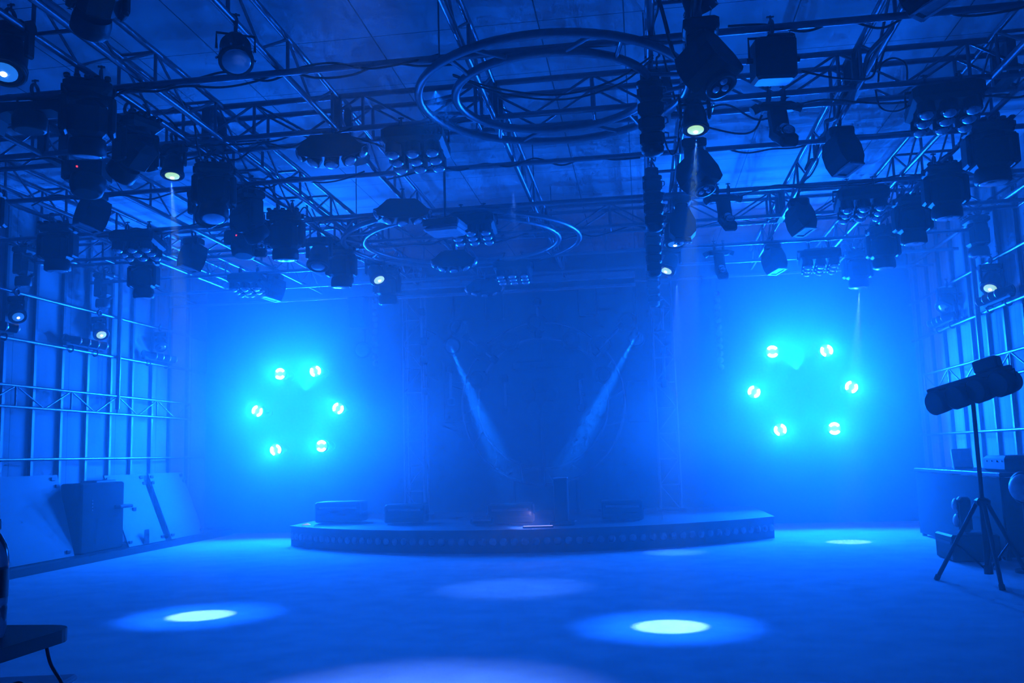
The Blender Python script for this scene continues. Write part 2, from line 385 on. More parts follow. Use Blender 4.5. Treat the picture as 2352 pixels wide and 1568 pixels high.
def fan_effect(o):
    clamp(o, 0, .06)
    MB().tube([(-.14, 0, -.10), (-.14, 0, -.04), (.14, 0, -.04), (.14, 0, -.10)], .012, 6).build('bracket', M['black'], o)
    MB().prism([(-.16, -.08), (.16, -.08), (.28, -.19), (.27, -.25), (.15, -.28), (-.15, -.28), (-.27, -.25), (-.28, -.19)], -.15, .15).build('housing', M['black'], o)
    for a in (-62, -31, 0, 31, 62):
        r = math.radians(a); d = Vector((math.sin(r), -.25, -math.cos(r))).normalized(); p = Vector((math.sin(r)*.25, -.06, -.14-math.cos(r)*.12))
        c = MB().cyl(p-d*.03, p+d*.07, .058, .066, n=16).build('snout', M['black'], o); lens(c, p+d*.072, d, .055, k=.6)
    return o
def scanner(o, pan=.35):
    clamp(o, 0, .08)
    MB().cbox((0, 0, -.11), (.21, .19, .09), .015).box((0, 0, -.065), (.12, .05, .03)).build('mount', M['black'], o)
    R = Matrix.Rotation(pan, 4, 'Z'); T = R @ RX(-.30, (0, 0, -.2))
    MB().prism([(-.085, -.14), (.085, -.14), (.125, -.26), (.12, -.38), (.085, -.46), (-.085, -.46), (-.12, -.38), (-.125, -.26)], -.10, .13, T).cbox((0, .12, -.30), (.15, .08, .20), .02, T).build('housing', M['black'], o)
    F = T @ Matrix.Translation((0, .01, -.468)) @ Matrix.Rotation(.12, 4, 'X')
    f = MB()
    for c, d in (((-.062, 0, 0), (.028, .26, .014)), ((.062, 0, 0), (.028, .26, .014)), ((0, .115, 0), (.15, .03, .014)), ((0, -.115, 0), (.15, .03, .014))): f.box(c, d, F)
    f.build('face_frame', M['plate'], o)
    MB().box((0, 0, .004), (.10, .20, .01), F).build('face_glass', M['bead'], o)
    return o
def eye_bar(o, tilt=.32):
    for x in (-.06, .06): clamp(o, x, .06)
    MB().cbox((0, 0, -.09), (.34, .12, .075), .03).cyl((-.15, 0, -.09), (-.20, 0, -.12), .04, n=10).cyl((.15, 0, -.09), (.20, 0, -.11), .036, n=10).build('base', M['black'], o)
    T = RX(-tilt, (0, 0, -.15))
    MB().cbox((0, 0, -.24), (.135, .13, .30), .02, T).build('arm', M['black'], o)
    B = T @ RX(-.75, (0, 0, -.36))
    MB().cbox((0, 0, -.44), (.14, .10, .40), .02, B).build('lens_bar', M['black'], o)
    d = B.to_3x3() @ Vector((0, -1, 0)); d = (d+Vector((0, 0, -.75))).normalized()
    for k in range(3):
        p = B @ Vector((0, -.045, -.30-k*.125))
        c = MB().cyl(p, p+d*.04, .054, .052, n=16).build('lens_ring', M['dark'], o); lens(c, p+d*.038, d, .044)
    return o
def profile(o, tilt=.55, pan=.8, s=1.):
    clamp(o, 0, .06)
    MB().cbox((0, 0, -.085), (.22*s, .20*s, .085), .015).build('base', M['black'], o)
    R = Matrix.Rotation(pan, 4, 'Z')
    MB().cbox((0, 0, -.18), (.145*s, .15*s, .13), .02, R).build('neck', M['black'], o)
    T = R @ RX(-tilt, (0, 0, -.28))
    MB().prism([(-.075*s, -.19), (.075*s, -.19), (.15*s, -.34), (.15*s, -.46), (.09*s, -.52), (-.09*s, -.52), (-.15*s, -.46), (-.15*s, -.34)], -.13*s, .13*s, T).build('housing', M['black'], o)
    d = T.to_3x3() @ Vector((0, 0, -1)); p = T @ Vector((0, 0, -.51))
    MB().lathe([(.095*s, -.02), (.10*s, .03), (.10*s, .055), (.08*s, .055), (.075*s, .04)], d, p, 24).build('barrel', M['dark'], o)
    for k in range(3):
        a = k*2.1; q = p+d*.045+(T.to_3x3() @ Vector((math.cos(a)*.038*s, math.sin(a)*.038*s, 0))); lens(o, q, d, .028*s)
    return o
def column_light(o, s=1.):
    clamp(o, 0, .05)
    MB().cbox((0, 0, -.09), (.13, .12, .11), .015).cbox((0, 0, -.15), (.19, .15, .05), .012).build('neck', M['black'], o)
    for k in range(4):
        c = MB().cbox((0, 0, -.23-k*.115), (.19-.012*(k == 3), .17, .108), .02).build('cell', M['black'], o)
        MB().tube([(.09, -.09, -.20-k*.115), (.115, -.10, -.21-k*.115), (.115, -.10, -.245-k*.115), (.09, -.09, -.255-k*.115)], .006, 6).build('handle', M['chrome'], c)
    MB().lathe([(.085, 0), (.08, -.04), (.05, -.06), (.01, -.065)], (0, 0, 1), (0, 0, -.622), 16).build('end_cap', M['black'], o)
    return o
def flood(o):
    clamp(o, 0, .06)
    MB().tube([(-.155, 0, -.24), (-.155, 0, -.07), (.155, 0, -.07), (.155, 0, -.24)], .010, 6).build('yoke', M['black'], o)
    T = RX(.12, (0, 0, -.22))
    MB().cbox((0, 0, -.235), (.27, .22, .28), .02, T).cbox((.04, 0, -.088), (.18, .18, .03), .01, T).build('housing', M['black'], o)
    for k in (-1, 1): MB().cyl((k*.13, 0, -.23), (k*.175, 0, -.23), .02, n=10).build('knob', M['dark'], o)
    return o
def par_can(o, tilt=-.5):
    clamp(o, 0, .05)
    MB().tube([(-.12, 0, -.17), (-.12, 0, -.06), (.12, 0, -.06), (.12, 0, -.17)], .009, 6).build('yoke', M['black'], o)
    T = RX(tilt, (0, 0, -.17))
    MB().lathe([(.04, .13), (.075, .11), (.10, .05), (.102, -.09), (.112, -.10), (.112, -.125), (.095, -.125)], (0, 0, 1), (0, 0, -.17), 22, T).build('can', M['black'], o)
    d = T.to_3x3() @ Vector((0, 0, -1)); lens(o, T @ Vector((0, 0, -.295)), d, .092, k=.3)
    h = MB()
    for k in range(6): h.cyl(T @ Vector((.108*math.cos(k*.6+3.2), .108*math.sin(k*.6+3.2), -.27)), T @ Vector((.125*math.cos(k*.6+3.2), .125*math.sin(k*.6+3.2), -.29)), .008, n=6)
    h.build('rim_bolt', M['chrome'], o)
    return o
def crescent(o):
    clamp(o, 0, .05)
    MB().tube([(-.13, 0, -.13), (-.13, 0, -.06), (.13, 0, -.06), (.13, 0, -.13)], .014, 6).build('handle', M['black'], o)
    MB().prism([(-.34, -.12), (.34, -.12), (.38, -.17), (.36, -.32), (.29, -.32), (.24, -.22), (.18, -.19), (-.16, -.19), (-.25, -.22), (-.28, -.32), (-.35, -.32), (-.39, -.19)], -.09, .09).build('housing', M['black'], o)
    MB().lathe([(.11, 0), (.125, -.04), (.12, -.13), (.10, -.14)], (0, 0, 1), (-.03, 0, -.18), 18).build('drum', M['black'], o)
    return o
def led_box(o):
    clamp(o, 0, .10)
    MB().cbox((0, 0, -.19), (.36, .26, .18), .02).build('housing', M['black'], o)
    MB().lathe([(.15, 0), (.155, -.05), (.13, -.14), (.10, -.15)], (0, 0, 1), (.05, -.02, -.28), 18, RX(-.2)).build('head', M['black'], o)
    MB().lathe([(.009, 0), (.007, .006), (.002, .008)], (0, -1, 0), (-.03, -.131, -.17), 10).build('indicator', M['red'], o)
    return o
def wall_bar(o):                                     # runs along local X, lamps face -Y
    for x in (-.3, .3): clamp(o, x, .05)
    MB().cbox((0, 0, .075), (.92, .07, .06), .012).build('bar', M['black'], o)
    for k in range(4):
        x = -.33+k*.22; d = Vector((.72, -.65, -.12)).normalized(); p = Vector((x, -.03, .13))
        c = MB().cyl(p-d*.10, p+d*.11, .055, .062, n=16).box((x, 0, .09), (.03, .05, .06)).build('lamp_can', M['black'], o)
        MB().tube([p+d*.112+(d.to_track_quat('Z', 'Y') @ Vector((math.cos(a)*.055, math.sin(a)*.055, 0))) for a in [2*math.pi*i/20 for i in range(20)]], .006, 6, True).build('rim', M['white'], c)
        lens(c, p+d*.112, d, .05)
    MB().tube([(-.42+.1*math.cos(a), 0, .11+.09*math.sin(a)) for a in [math.pi*i/10 for i in range(11)]], .008, 6).build('cable_loop', M['rubber'], o)
    return o

def on(px, py, Y=None, Z=None):
    return atY(px, py, Y) if Y is not None else atZ(px, py, Z if Z is not None else 4.12)
def at(x, y, z=4.13): return Vector((x, y, z))
# big moving heads
g = 'big moving heads hanging on the right truss'
for (x, y, s, lab) in [(3.13, 8.2, 1.1, 'largest black moving head at the right edge, nearest on the right truss'),
                       (3.13, 9.41, 1.08, 'black moving head second from the camera on the right truss'),
                       (3.13, 10.55, 1.05, 'black moving head third from the camera on the right truss'),
                       (3.16, 11.95, 1.05, 'hazy moving head fourth from the camera on the right truss'),
                       (3.16, 13.35, 1.05, 'faint moving head last on the right truss, deepest in haze')]:
    place(moving_head, 'moving_head', lab, 'stage light', at(x, y), .08*random.uniform(-1, 1), g, s=s)
g = 'moving heads hanging on the left side'
for (p, t, s, rz, lab) in [(at(-3.86, 5.8), .18, .95, .5, 'large black moving head high on the left, its body filling the near truss corner'),
                     (at(-3.90, 6.5), .9, .9, 1.2, 'black moving head tilted sideways beside the lit lamp at upper left'),
                     (at(-3.84, 7.72), -.25, 1.0, .4, 'black moving head tilted back, right under the near truss joint at left'),
                     (at(-3.90, 8.55), .7, .95, -.5, 'black moving head with folded body behind the tilted one'),
                     (at(-3.84, 9.42), .1, 1.08, .2, 'black moving head hanging above the ringed lamp left of the far hoop'),
                     (at(-3.78, 11.15), .05, 1.0, .1, 'black moving head right of the ringed lamp, touching the far hoop edge'),
                     (at(-3.58, 12.6), .1, 1.0, .1, 'hazy moving head deepest on the left box truss'),
                     (at(-6.5, 9.28), .05, 1.05, .15, 'black moving head in front of the left wall, largest there'),
                     (at(-6.52, 11.12), .05, 1.0, .1, 'black moving head overlapping a smaller one before the left wall'),
                     (at(-6.30, 7.85), .1, 1.0, .4, 'black moving head cut by the left picture edge'),
                     (at(-3.07, 4.68, 4.42), .95, .85, .8, 'dark moving head cut by the top picture edge at left')]:
    place(moving_head, 'moving_head', lab, 'stage light', p, rz, g, tilt=t, s=s)
for (p, lab) in [(Vector((XL+.24, 10.82, 4.32)), 'small moving head hung from the left wall rail nearest the camera'),
                 (Vector((XL+.24, 12.62, 4.32)), 'small moving head on the left wall rail under the bigger one')]:
    place(moving_head, 'moving_head', lab, 'stage light', p, math.pi/2, 'moving heads on the wall rails', s=.78)
place(moving_head, 'moving_head', 'moving head on the right wall rail with a pale crescent edge', 'stage light', Vector((XR-.24, 12.5, 4.32)), -math.pi/2, 'moving heads on the wall rails', s=.95)
# lit and ringed wash lamps
WL = [(at(-3.98, 5.12, 4.26), .4, .3, 'litblue', 1.1, 0, 'lamp with glowing blue lens at the upper left picture edge'),
      (at(-4.02, 7.3, 4.2), .18, .2, 'lit', .82, 0, 'lit lamp with pale yellow lens at upper left, shining on the floor'),
      (at(.52, 6.95), .2, -.1, 'lit', .85, 0, 'brightly lit lamp hanging under the middle truss, right of the near hoop'),
      (at(-3.90, 10.66), .35, .1, 'plate', 1.15, 0, 'lamp with wide pale ring lens left of the far hoop'),
      (at(-3.56, 11.95), .6, .9, 'lit', 1.0, 0, 'lamp tilted to a bright sliver near the hazy left box truss end'),
      (at(.48, 12.35), .5, -.9, 'lit', 1.05, 0, 'tilted lit lamp at the far end of the middle truss'),
      (at(-4.3, 8.42), .9, .9, 'glass', 1.1, 0, 'dark lamp with big tilted ring lens among the left clutter'),
      (at(.48, 10.6), .15, 0, 'litblue', 1.1, 0, 'lamp with small blue lens below the second profile spot'),
      (Vector((XL+.13, 10.85, 3.66)), .75, .9, 'litblue', .95, 1, 'small lamp hung on the left wall rail with bluish lens'),
      (Vector((XL+.13, 12.72, 3.66)), .75, .9, 'lit', .95, 1, 'small lit lamp on the left wall rail with pale yellow lens'),
      (Vector((XL+.13, 14.5, 3.66)), .7, .9, 'glass', .9, 1, 'faint unlit lamp deepest on the left wall rail'),
      (Vector((XR-.13, 12.45, 3.66)), .6, -.7, 'lit', 1.05, 1, 'brightly lit lamp on the right wall rail above the four-lamp bar'),
      (Vector((XR-.13, 14.2, 3.66)), .8, -.9, 'glass', 1.05, 1, 'hazy lamp with big round lens on the right wall rail')]
for (p, t, pn, m, s, wl, lab) in WL:
    place(wash_lamp, 'wash_lamp', lab, 'stage light', p, 0, 'single-lens wash lamps', tilt=t, pan=pn, m=m, s=s, wall=bool(wl))
# nine-lens matrices
for (p, rz, lab) in [(at(-1.80, 7.3), .05, 'nine-lens matrix light under the near box truss, left of the near hoop'),
                     (at(2.48, 7.3), -.12, 'nine-lens matrix light at upper right beside the largest moving head'),
                     (on(1085, 484, 9.86), .05, 'nine-lens matrix light right beside the white projector'),
                     (on(1178, 592, 12.55), .05, 'nine-lens matrix light behind the projector, dots of white glint'),
                     (on(1975, 425, 9.86), -.1, 'nine-lens matrix light in the middle of the right side'),
                     (on(1880, 566, 12.55), -.1, 'hazy nine-lens matrix light far on the right side'),
                     (on(318, 524, 9.86), .15, 'nine-lens matrix light on the left, before the left wall top'),
                     (on(572, 622, 12.55), .12, 'nine-lens matrix light with bright white dots far on the left')]:
    place(matrix_light, 'matrix_light', lab, 'stage light', p, rz, 'nine-lens matrix lights')
for (p, rz, lab) in [(at(-2.52, 7.26), .05, 'fan-shaped multi-lens effect light under the near box truss'),
                     (at(-2.46, 9.3), .25, 'fan-shaped effect light upper left of the white projector'),
                     (on(1043, 569, 11.6), .1, 'fan-shaped effect light below the white projector'),
                     (on(1113, 634, 13.74), .1, 'fan-shaped effect light lowest and deepest before the pale screen case')]:
    place(fan_effect, 'fan_effect_light', lab, 'stage light', p, rz, 'fan-shaped effect lights')
for (p, pn, lab) in [(at(1.84, 8.02), .45, 'box scanner with pale rectangular face nearest under the right ladder truss'),
                     (at(1.86, 10.3), .45, 'box scanner second under the right ladder truss, pale face tilted'),
                     (at(1.88, 12.55), .5, 'hazy box scanner last under the right ladder truss'),
                     (at(1.90, 5.82, 4.5), .75, 'box scanner cut by the top picture edge at right'),
                     (at(-5.36, 8.2), -.45, 'black box scanner on the left below the box with a red dot'),
                     (at(-5.36, 10.25), -.5, 'black box scanner left of centre with narrow pale lower edge'),
                     (on(632, 620, 12.9), -.6, 'box scanner with pale slanted face beside the bright-dotted matrix light')]:
    place(scanner, 'scanner_light', lab, 'stage light', p, 0, 'box scanners with rectangular faces', pan=pn)
for (p, rz, lab) in [(at(1.20, 7.3), .1, 'T-shaped three-eye bar light under the near box truss at right'),
                     (on(1660, 438, 9.86), .1, 'T-shaped three-eye bar light under the middle crossbar at right'),
                     (on(1650, 566, 12.55), .05, 'hazy three-eye bar light far on the right'),
                     (at(-4.32, 9.80), .5, 'three-eye bar light amid the left clutter, its eyes in a row'),
                     (at(-3.86, 11.60), .4, 'three-eye bar light under the wide ring lamp on the left')]:
    place(eye_bar, 'eye_bar_light', lab, 'stage light', p, rz, 'three-eye bar lights')
for (p, t, pn, s, lab) in [(at(.50, 5.78), .5, .9, 1.05, 'large profile spotlight angled down right under the middle truss'),
                     (at(.58, 8.1), .4, .75, 1.0, 'profile spotlight second from the camera under the middle truss'),
                     (at(.54, 9.95), 0., 0., .95, 'profile spotlight hanging straight down under the middle truss')]:
    place(profile, 'profile_spotlight', lab, 'stage light', p, 0, 'profile spotlights under the middle truss', tilt=t, pan=pn, s=s)
for (p, lab) in [(at(.17, 6.5), 'four-cell column light nearest the camera beside the near hoop'),
                 (at(.21, 8.85), 'four-cell column light second down the middle truss'),
                 (at(.24, 11.2), 'four-cell column light third down the middle truss'),
                 (at(.26, 13.6), 'faint four-cell column light last on the middle truss')]:
    place(column_light, 'column_light', lab, 'stage light', p, 0, 'four-cell column lights in line')
place(flood, 'flood_light', 'square black flood light hanging from the nearest crossbar at right', 'stage light', at(.98, 5.98, 4.10), .1)
place(par_can, 'par_can', 'round black par can hanging at upper left on the bright ladder tube', 'stage light', at(-2.5, 5.3), .5, tilt=-.6)
place(par_can, 'par_can', 'ribbed round par can cut by the top edge above the profile spotlight', 'stage light', at(.48, 5.78, 4.47), -.5, key='b', tilt=.75)
place(crescent, 'crescent_light', 'crescent-shaped black effect light with carry handle at upper left', 'stage light', at(-4.42, 5.98, 4.14), .1)
for (p, lab) in [(at(-4.85, 7.3), 'black driver box with a bright red dot at the left'), (at(-4.55, 9.86, 4.10), 'smaller black driver box with a red dot in the left clutter')]:
    place(led_box, 'driver_box', lab, 'stage light', p, .15, 'driver boxes with a red dot')
for (p, rz, lab) in [(Vector((XL+.12, 12.35, 3.03)), math.pi/2, 'four-lamp bar nearer the camera on the left wall rail'), (Vector((XL+.12, 14.45, 3.03)), math.pi/2, 'hazy four-lamp bar farther along the left wall rail'),
                     (Vector((XL+.12, 10.35, 3.03)), math.pi/2, 'four-lamp bar cut by the left picture edge'),
                     (Vector((XR-.13, 12.3, 3.03)), -math.pi/2, 'four-lamp bar under the lit lamp on the right wall'), (Vector((XR-.13, 14.4, 3.03)), -math.pi/2, 'hazy four-lamp bar deeper on the right wall')]:
    o = place(wall_bar, 'lamp_bar', lab, 'stage light', p, rz, 'four-lamp bars on the side walls')
    if rz < 0: o.scale = (-1, 1, 1)

# ------------------------------------------------------------------ projector on a ceiling pole
_pz = .10
pj = thing('projector', 'white projector hanging on a thin pole before the far hoop', 'projector', atY(1023, 522, 9.3), -.12)
MB().cbox((0, 0, .02), (.40, .36, .10), .03).build('case', M['white'], pj)
MB().cbox((0, -.005, -.045), (.385, .36, .05), .02).build('underside', M['plate'], pj)
MB().box((0, -.183, .02), (.38, .006, .075)).build('front_grille', M['black'], pj)
MB().cyl((0, 0, .06), (0, 0, 5-pj.location.z), .014, n=8).cyl((0, 0, 5-pj.location.z-.02), (0, 0, 5-pj.location.z), .06, n=12).build('pole', M['black'], pj)
MB().cbox((0, 0, .09), (.16, .12, .03), .01).build('mount', M['dark'], pj)

# ------------------------------------------------------------------ loose cables
def cable(label, pts, r=.010, m='rubber', n=40):
    P = [Vector(p) for p in pts]; out = []
    for i in range(len(P)-1):                        # Catmull-Rom
        a = P[max(0, i-1)]; b = P[i]; c = P[i+1]; d = P[min(len(P)-1, i+2)]
        for k in range(8):
            t = k/8; out.append(.5*((2*b)+(c-a)*t+(2*a-5*b+4*c-d)*t*t+(3*b-a-3*c+d)*t**3))
    out.append(P[-1])
    return tag(MB().tube(out, r, 6).build('cable', M[m]), label, 'cable', 'loose black cables on the rig')
def wrapped(label, x0, x1, y, z, seed, amp=.035, droop=.10, r=.009):
    rr = random.Random(seed); n = int(abs(x1-x0)/.28)+2; pts = []
    for i in range(n+1):
        t = i/n; pts.append((x0+(x1-x0)*t, y+rr.choice((-1, 1))*amp*rr.random(), z+rr.choice((.036, .03, -.036, -.03))-(droop*rr.random() if rr.random() < .3 else 0)))
    cable(label, pts, r)
def along(label, x, y0, y1, z, seed, amp=.035, droop=.12, r=.009):
    rr = random.Random(seed); n = int(abs(y1-y0)/.3)+2
    cable(label, [(x+rr.uniform(-1, 1)*amp, y0+(y1-y0)*i/n, z+rr.choice((.036, -.036, .03))-(droop*rr.random() if rr.random() < .35 else 0)) for i in range(n+1)], r)
wrapped('black cable wound along the nearest crossbar, left half', -7.5, -1.3, 5.98, PZ, 1)
wrapped('second cable drooping in loops under the nearest crossbar, left half', -5.2, -1.2, 5.98, PZ-.02, 2, droop=.2)
wrapped('black cable along the nearest crossbar on the right', .7, 4.2, 5.98, PZ, 3)
cable('two-metre cable swag hanging across the near hoop', [(-1.25, 6.2, 4.07), (-.95, 6.3, 3.98), (-.5, 6.4, 3.93), (-.1, 6.35, 3.98), (.2, 6.2, 4.08)], .008)
cable('lower cable swag hanging across the near hoop', [(-1.25, 6.22, 4.07), (-.9, 6.34, 3.95), (-.45, 6.42, 3.90), (-.05, 6.37, 3.96), (.2, 6.24, 4.08)], .008)
wrapped('black cable under the near box truss, left of the hoop', -6.8, -1.2, 7.3, 4.14, 4, droop=.1)
wrapped('second loose cable under the near box truss, left of the hoop', -4.5, -1.5, 7.45, 4.12, 14, droop=.12)
wrapped('black cable under the near box truss, right side', .3, 4.4, 7.42, 4.10, 5, droop=.1)
cable('cable swag from the flood light to the right ladder truss', [(1.16, 5.98, 3.78), (1.4, 6.1, 3.76), (1.7, 6.4, 3.86), (1.84, 6.7, 4.12)], .008)
cable('cable from the middle truss to the three-eye bar light', [(.55, 7.3, 3.95), (.85, 7.25, 3.83), (1.0, 7.25, 3.84), (1.08, 7.3, 3.98)], .008)
cable('looped cable standing above the near box truss at right', [(2.0, 7.3, 4.18), (2.03, 7.3, 4.32), (2.13, 7.3, 4.37), (2.22, 7.3, 4.31), (2.22, 7.3, 4.18)], .008)
cable('looped cable hanging under the near box truss at right', [(1.98, 7.32, 4.12), (2.0, 7.3, 3.97), (2.1, 7.28, 3.92), (2.22, 7.28, 3.96), (2.25, 7.3, 4.0)], .008)
along('thick black cable run along the right ladder truss', 1.80, 5.4, 9.6, 4.17, 6, r=.02, droop=.04)
along('thin cable beside the thick run on the right ladder truss', 1.88, 5.2, 11.5, 4.17, 7)
wrapped('black cable on the second crossbar, left part', -6.2, -2.6, 8.42, PZ, 8, droop=.05)
wrapped('black cable on the second crossbar, middle part', -2.4, .1, 8.42, PZ, 9, droop=.02)
wrapped('black cable on the second crossbar, right part', .6, 3.0, 8.42, PZ, 10, droop=.03)
wrapped('black cable on the third crossbar, right part', .6, 4.0, 9.86, PZ, 11)
wrapped('black cable on the third crossbar, left part', -6.4, -2.8, 9.86, PZ, 12)
along('black cable along the left box truss clutter', -3.84, 6.2, 12.0, 4.17, 13, droop=.18)
along('second cable along the left box truss, drooping low', -3.70, 7.0, 11.0, 4.15, 15, droop=.25)
along('black cable along the right moving-head truss', 3.10, 7.6, 12.8, 4.17, 16, droop=.15)
along('black cable along the middle truss, left chord', .22, 5.2, 11.8, 4.17, 17, droop=.2)
along('black cable along the middle truss, right chord', .46, 5.2, 12.2, 4.17, 18, droop=.25)
for k, (x, y) in enumerate([(.32, 5.9), (.36, 6.1), (.40, 7.0), (.34, 7.9)]):
    cable(['slack cable looping under the middle truss, nearest', 'second slack cable loop under the middle truss', 'third slack cable loop under the middle truss, by the lit lamp', 'fourth slack cable loop under the middle truss'][k],
          [(x-.1, y, 4.45), (x-.05, y, 4.2), (x, y+.05, 3.98), (x+.06, y+.12, 3.95), (x+.12, y+.2, 4.12)], .008)
wrapped('black cable under the far box truss', -3.4, 2.6, 11.35, 4.12, 19)

# ------------------------------------------------------------------ the two rings of six lamps
def ring_lamp(o, a0=0.):
    hd = MB().lathe([(.06, .17), (.10, .12), (.12, 0), (.125, -.05), (.11, -.05)], (0, 1, 0), (0, 0, 0), 22).build('lamp_head', M['black'], o)
    MB().lathe([(.108, 0), (.106, -.006), (.02, -.008)], (0, 1, 0), (0, -.047, 0), 22).build('lens', M['arcc'], hd)
    mb = MB()
    for h in (0, math.pi):
        mb.tube([(.080*math.cos(a), -.062, .080*math.sin(a)) for a in [a0+h+.58+(math.pi-1.16)*i/14 for i in range(15)]], .022, 8)
    mb.build('light_arc', M['arc'], hd)
    MB().cyl((0, .14, 0), (0, YB-HEXY, 0), .03, n=10).cyl((0, YB-HEXY-.03, 0), (0, YB-HEXY, 0), .09, n=14).build('wall_bracket', M['black'], o)
    return o
for k, side in enumerate(('left', 'right')):
    for j, w in enumerate(('upper left', 'upper right', 'middle left', 'middle right', 'lower left', 'lower right')):
        x, z = HEX[k*6+j]
        place(ring_lamp, 'ring_lamp', '%s glowing split-ring lamp of the %s six in bright haze' % (w, side), 'stage light', Vector((x, HEXY, z)), 0, 'six glowing lamps on the %s' % side, a0=[0., 1.87, 1.05, 1.05, 1.87, 0.][j])

# ------------------------------------------------------------------ stage
SX, SR, SH, SE = -1.85, 5.2, .31, 3.68
SYc = 12.3+SR
st = thing('stage', 'low round-fronted dark stage with a row of beads', 'stage', (SX, SYc, 0))
amax = math.asin(SE/SR); ring = []
for i in range(61):
    a = -amax+2*amax*i/60; ring.append((SR*math.sin(a), -SR*math.cos(a)))
yb = YB-.05-SYc
def slab(mb, pts, z0, z1):
    n = len(pts); vs = [(x, y, z0) for x, y in pts]+[(x, y, z1) for x, y in pts]
    mb.add(vs, [tuple(range(n-1, -1, -1)), tuple(range(n, 2*n))]+[(i, (i+1) % n, n+(i+1) % n, n+i) for i in range(n)])
    return mb
slab(MB(), ring+[(SE, yb), (-SE, yb)], 0, SH-.03).build('body', M['stage'], st)
slab(MB(), [(x*1.004, y*1.004) for x, y in ring]+[(SE, yb), (-SE, yb)], SH-.03, SH).build('deck', M['stage'], st)
NB = 56; bead = None
for i in range(NB):
    a = -amax*.985+2*amax*.985*i/(NB-1); d = Vector((math.sin(a), -math.cos(a), 0))
    if bead is None:
        bead = MB().lathe([(.052, -.004), (.052, .004), (.042, .016), (.022, .024), (.004, .026)], (0, -1, 0), (0, 0, 0), 14).build('bead_light', M['bead'], st); b = bead
    else:
        b = bead.copy(); C.objects.link(b); b.parent = st
    b.location = d*(SR+.002)+Vector((0, 0, .15)); b.rotation_euler = (0, 0, a)
# gear standing on the deck
def deck_case(label, px, py, w, d, h, name='flight_case'):
    p = atZ(px, py, SH); o = thing(name, label, 'equipment case', (p.x, p.y, SH), .05)
    MB().cbox((0, 0, h/2+.01), (w, d, h-.02), .02).build('body', M['black'], o)
    MB().box((0, -d/2-.006, h*.72), (w*.8, .012, .035)).build('pale_band', M['tube'], o)
    MB().box((0, -d/2-.005, h*.35), (w*.9, .01, .02)).build('trim_strip', M['dark'], o)
    for k in (-1, 1): MB().tube([(k*(w/2), -.05, h*.5), (k*(w/2+.03), -.05, h*.5), (k*(w/2+.03), .05, h*.5), (k*(w/2), .05, h*.5)], .008, 6).build('handle', M['chrome'], o)
    return o
deck_case('black case with a pale band on the stage beside the white strip', 1175, 1203, .66, .4, .30)
deck_case('low black case on the stage left of the banded case', 1110, 1206, .34, .3, .12)
deck_case('hazy dark case near the left end of the stage', 785, 1200, .75, .45, .34)
deck_case('faint dark case on the stage between the two left cases', 935, 1202, .62, .4, .30)
deck_case('faint case far right on the stage, pale line on top', 1430, 1195, .6, .4, .3)
p = atZ(1291, 1205, SH); o = thing('speaker_tower', 'tall narrow dark box standing upright on the stage', 'speaker', (p.x, p.y, SH))
MB().cbox((0, 0, .33), (.20, .2, .64), .015).build('cabinet', M['black'], o); MB().box((0, 0, .655), (.2, .2, .012)).build('top_edge', M['white'], o)
MB().cbox((.02, 0, .03), (.36, .3, .06), .015).build('foot', M['black'], o)
p = atZ(1236, 1212, SH); o = thing('light_strip', 'bright white light strip lying on the stage front', 'light', (p.x, p.y, SH), .12)
MB().cbox((0, 0, .012), (.42, .05, .024), .004).build('tray', M['dark'], o); MB().box((0, 0, .027), (.40, .04, .006)).build('tube', M['strip'], o)
p = atZ(703, 1205, SH); o = thing('light_strip', 'tiny pale light wedge at the left end of the stage', 'light', (p.x, p.y, SH), .1)
MB().prism([(-.07, 0), (.07, 0), (.02, .025)], -.03, .03).build('wedge', M['strip'], o)

# ------------------------------------------------------------------ back wall set
sc_ = thing('screen_case', 'long pale projection screen case below the rear crossbar', 'screen', (-1.95, 14.4, 4.12))
MB().cbox((0, 0, 0), (3.9, .12, .12), .02).build('casing', M['white'], sc_); MB().cbox((0, -.02, -.17), (3.9, .06, .05), .01).build('bottom_bar', M['white'], sc_)
for k in (-1.5, 1.5): MB().cyl((k, 0, .05), (k, 0, .86), .012, n=8).build('hanger', M['steel'], sc_)
MB().box((0, .01, -.105), (3.86, .02, .1)).build('rolled_fabric', M['dark'], sc_)
BY = 15.62
CW = Vector((-1.69, BY, 2.19))
wh = thing('ring_truss', 'large double-ring frame standing at the back of the stage', 'frame', CW)
for nm, R in (('outer_ring', 1.41), ('inner_ring', 1.13)):
    MB().tube([(R*math.cos(2*math.pi*i/64), 0, R*math.sin(2*math.pi*i/64)) for i in range(64)], .022, 8, True).build(nm, M['alu'], wh)
for i in range(16):
    a = 2*math.pi*i/16; MB().cyl((1.13*math.cos(a), 0, 1.13*math.sin(a)), (1.41*math.cos(a+.12), 0, 1.41*math.sin(a+.12)), .012, n=6).build('brace', M['alu'], wh)
for k in (-.55, .55): MB().cyl((k, .05, -1.3), (k, .05, -(CW.z-SH)), .03, n=10).build('foot_post', M['black'], wh)
def blob_head(o, s=1.):                              # compact ring-mounted lamp head
    MB().cbox((0, .08, 0), (.30*s, .12, .30*s), .05).build('base', M['black'], o)
    MB().lathe([(.10*s, .0), (.155*s, -.06), (.15*s, -.20), (.11*s, -.22)], (0, 1, 0), (0, .06, 0), 18).build('head', M['black'], o)
    lens(o, (0, -.165, 0), (0, -1, 0), .10*s, 'dark')
    return o
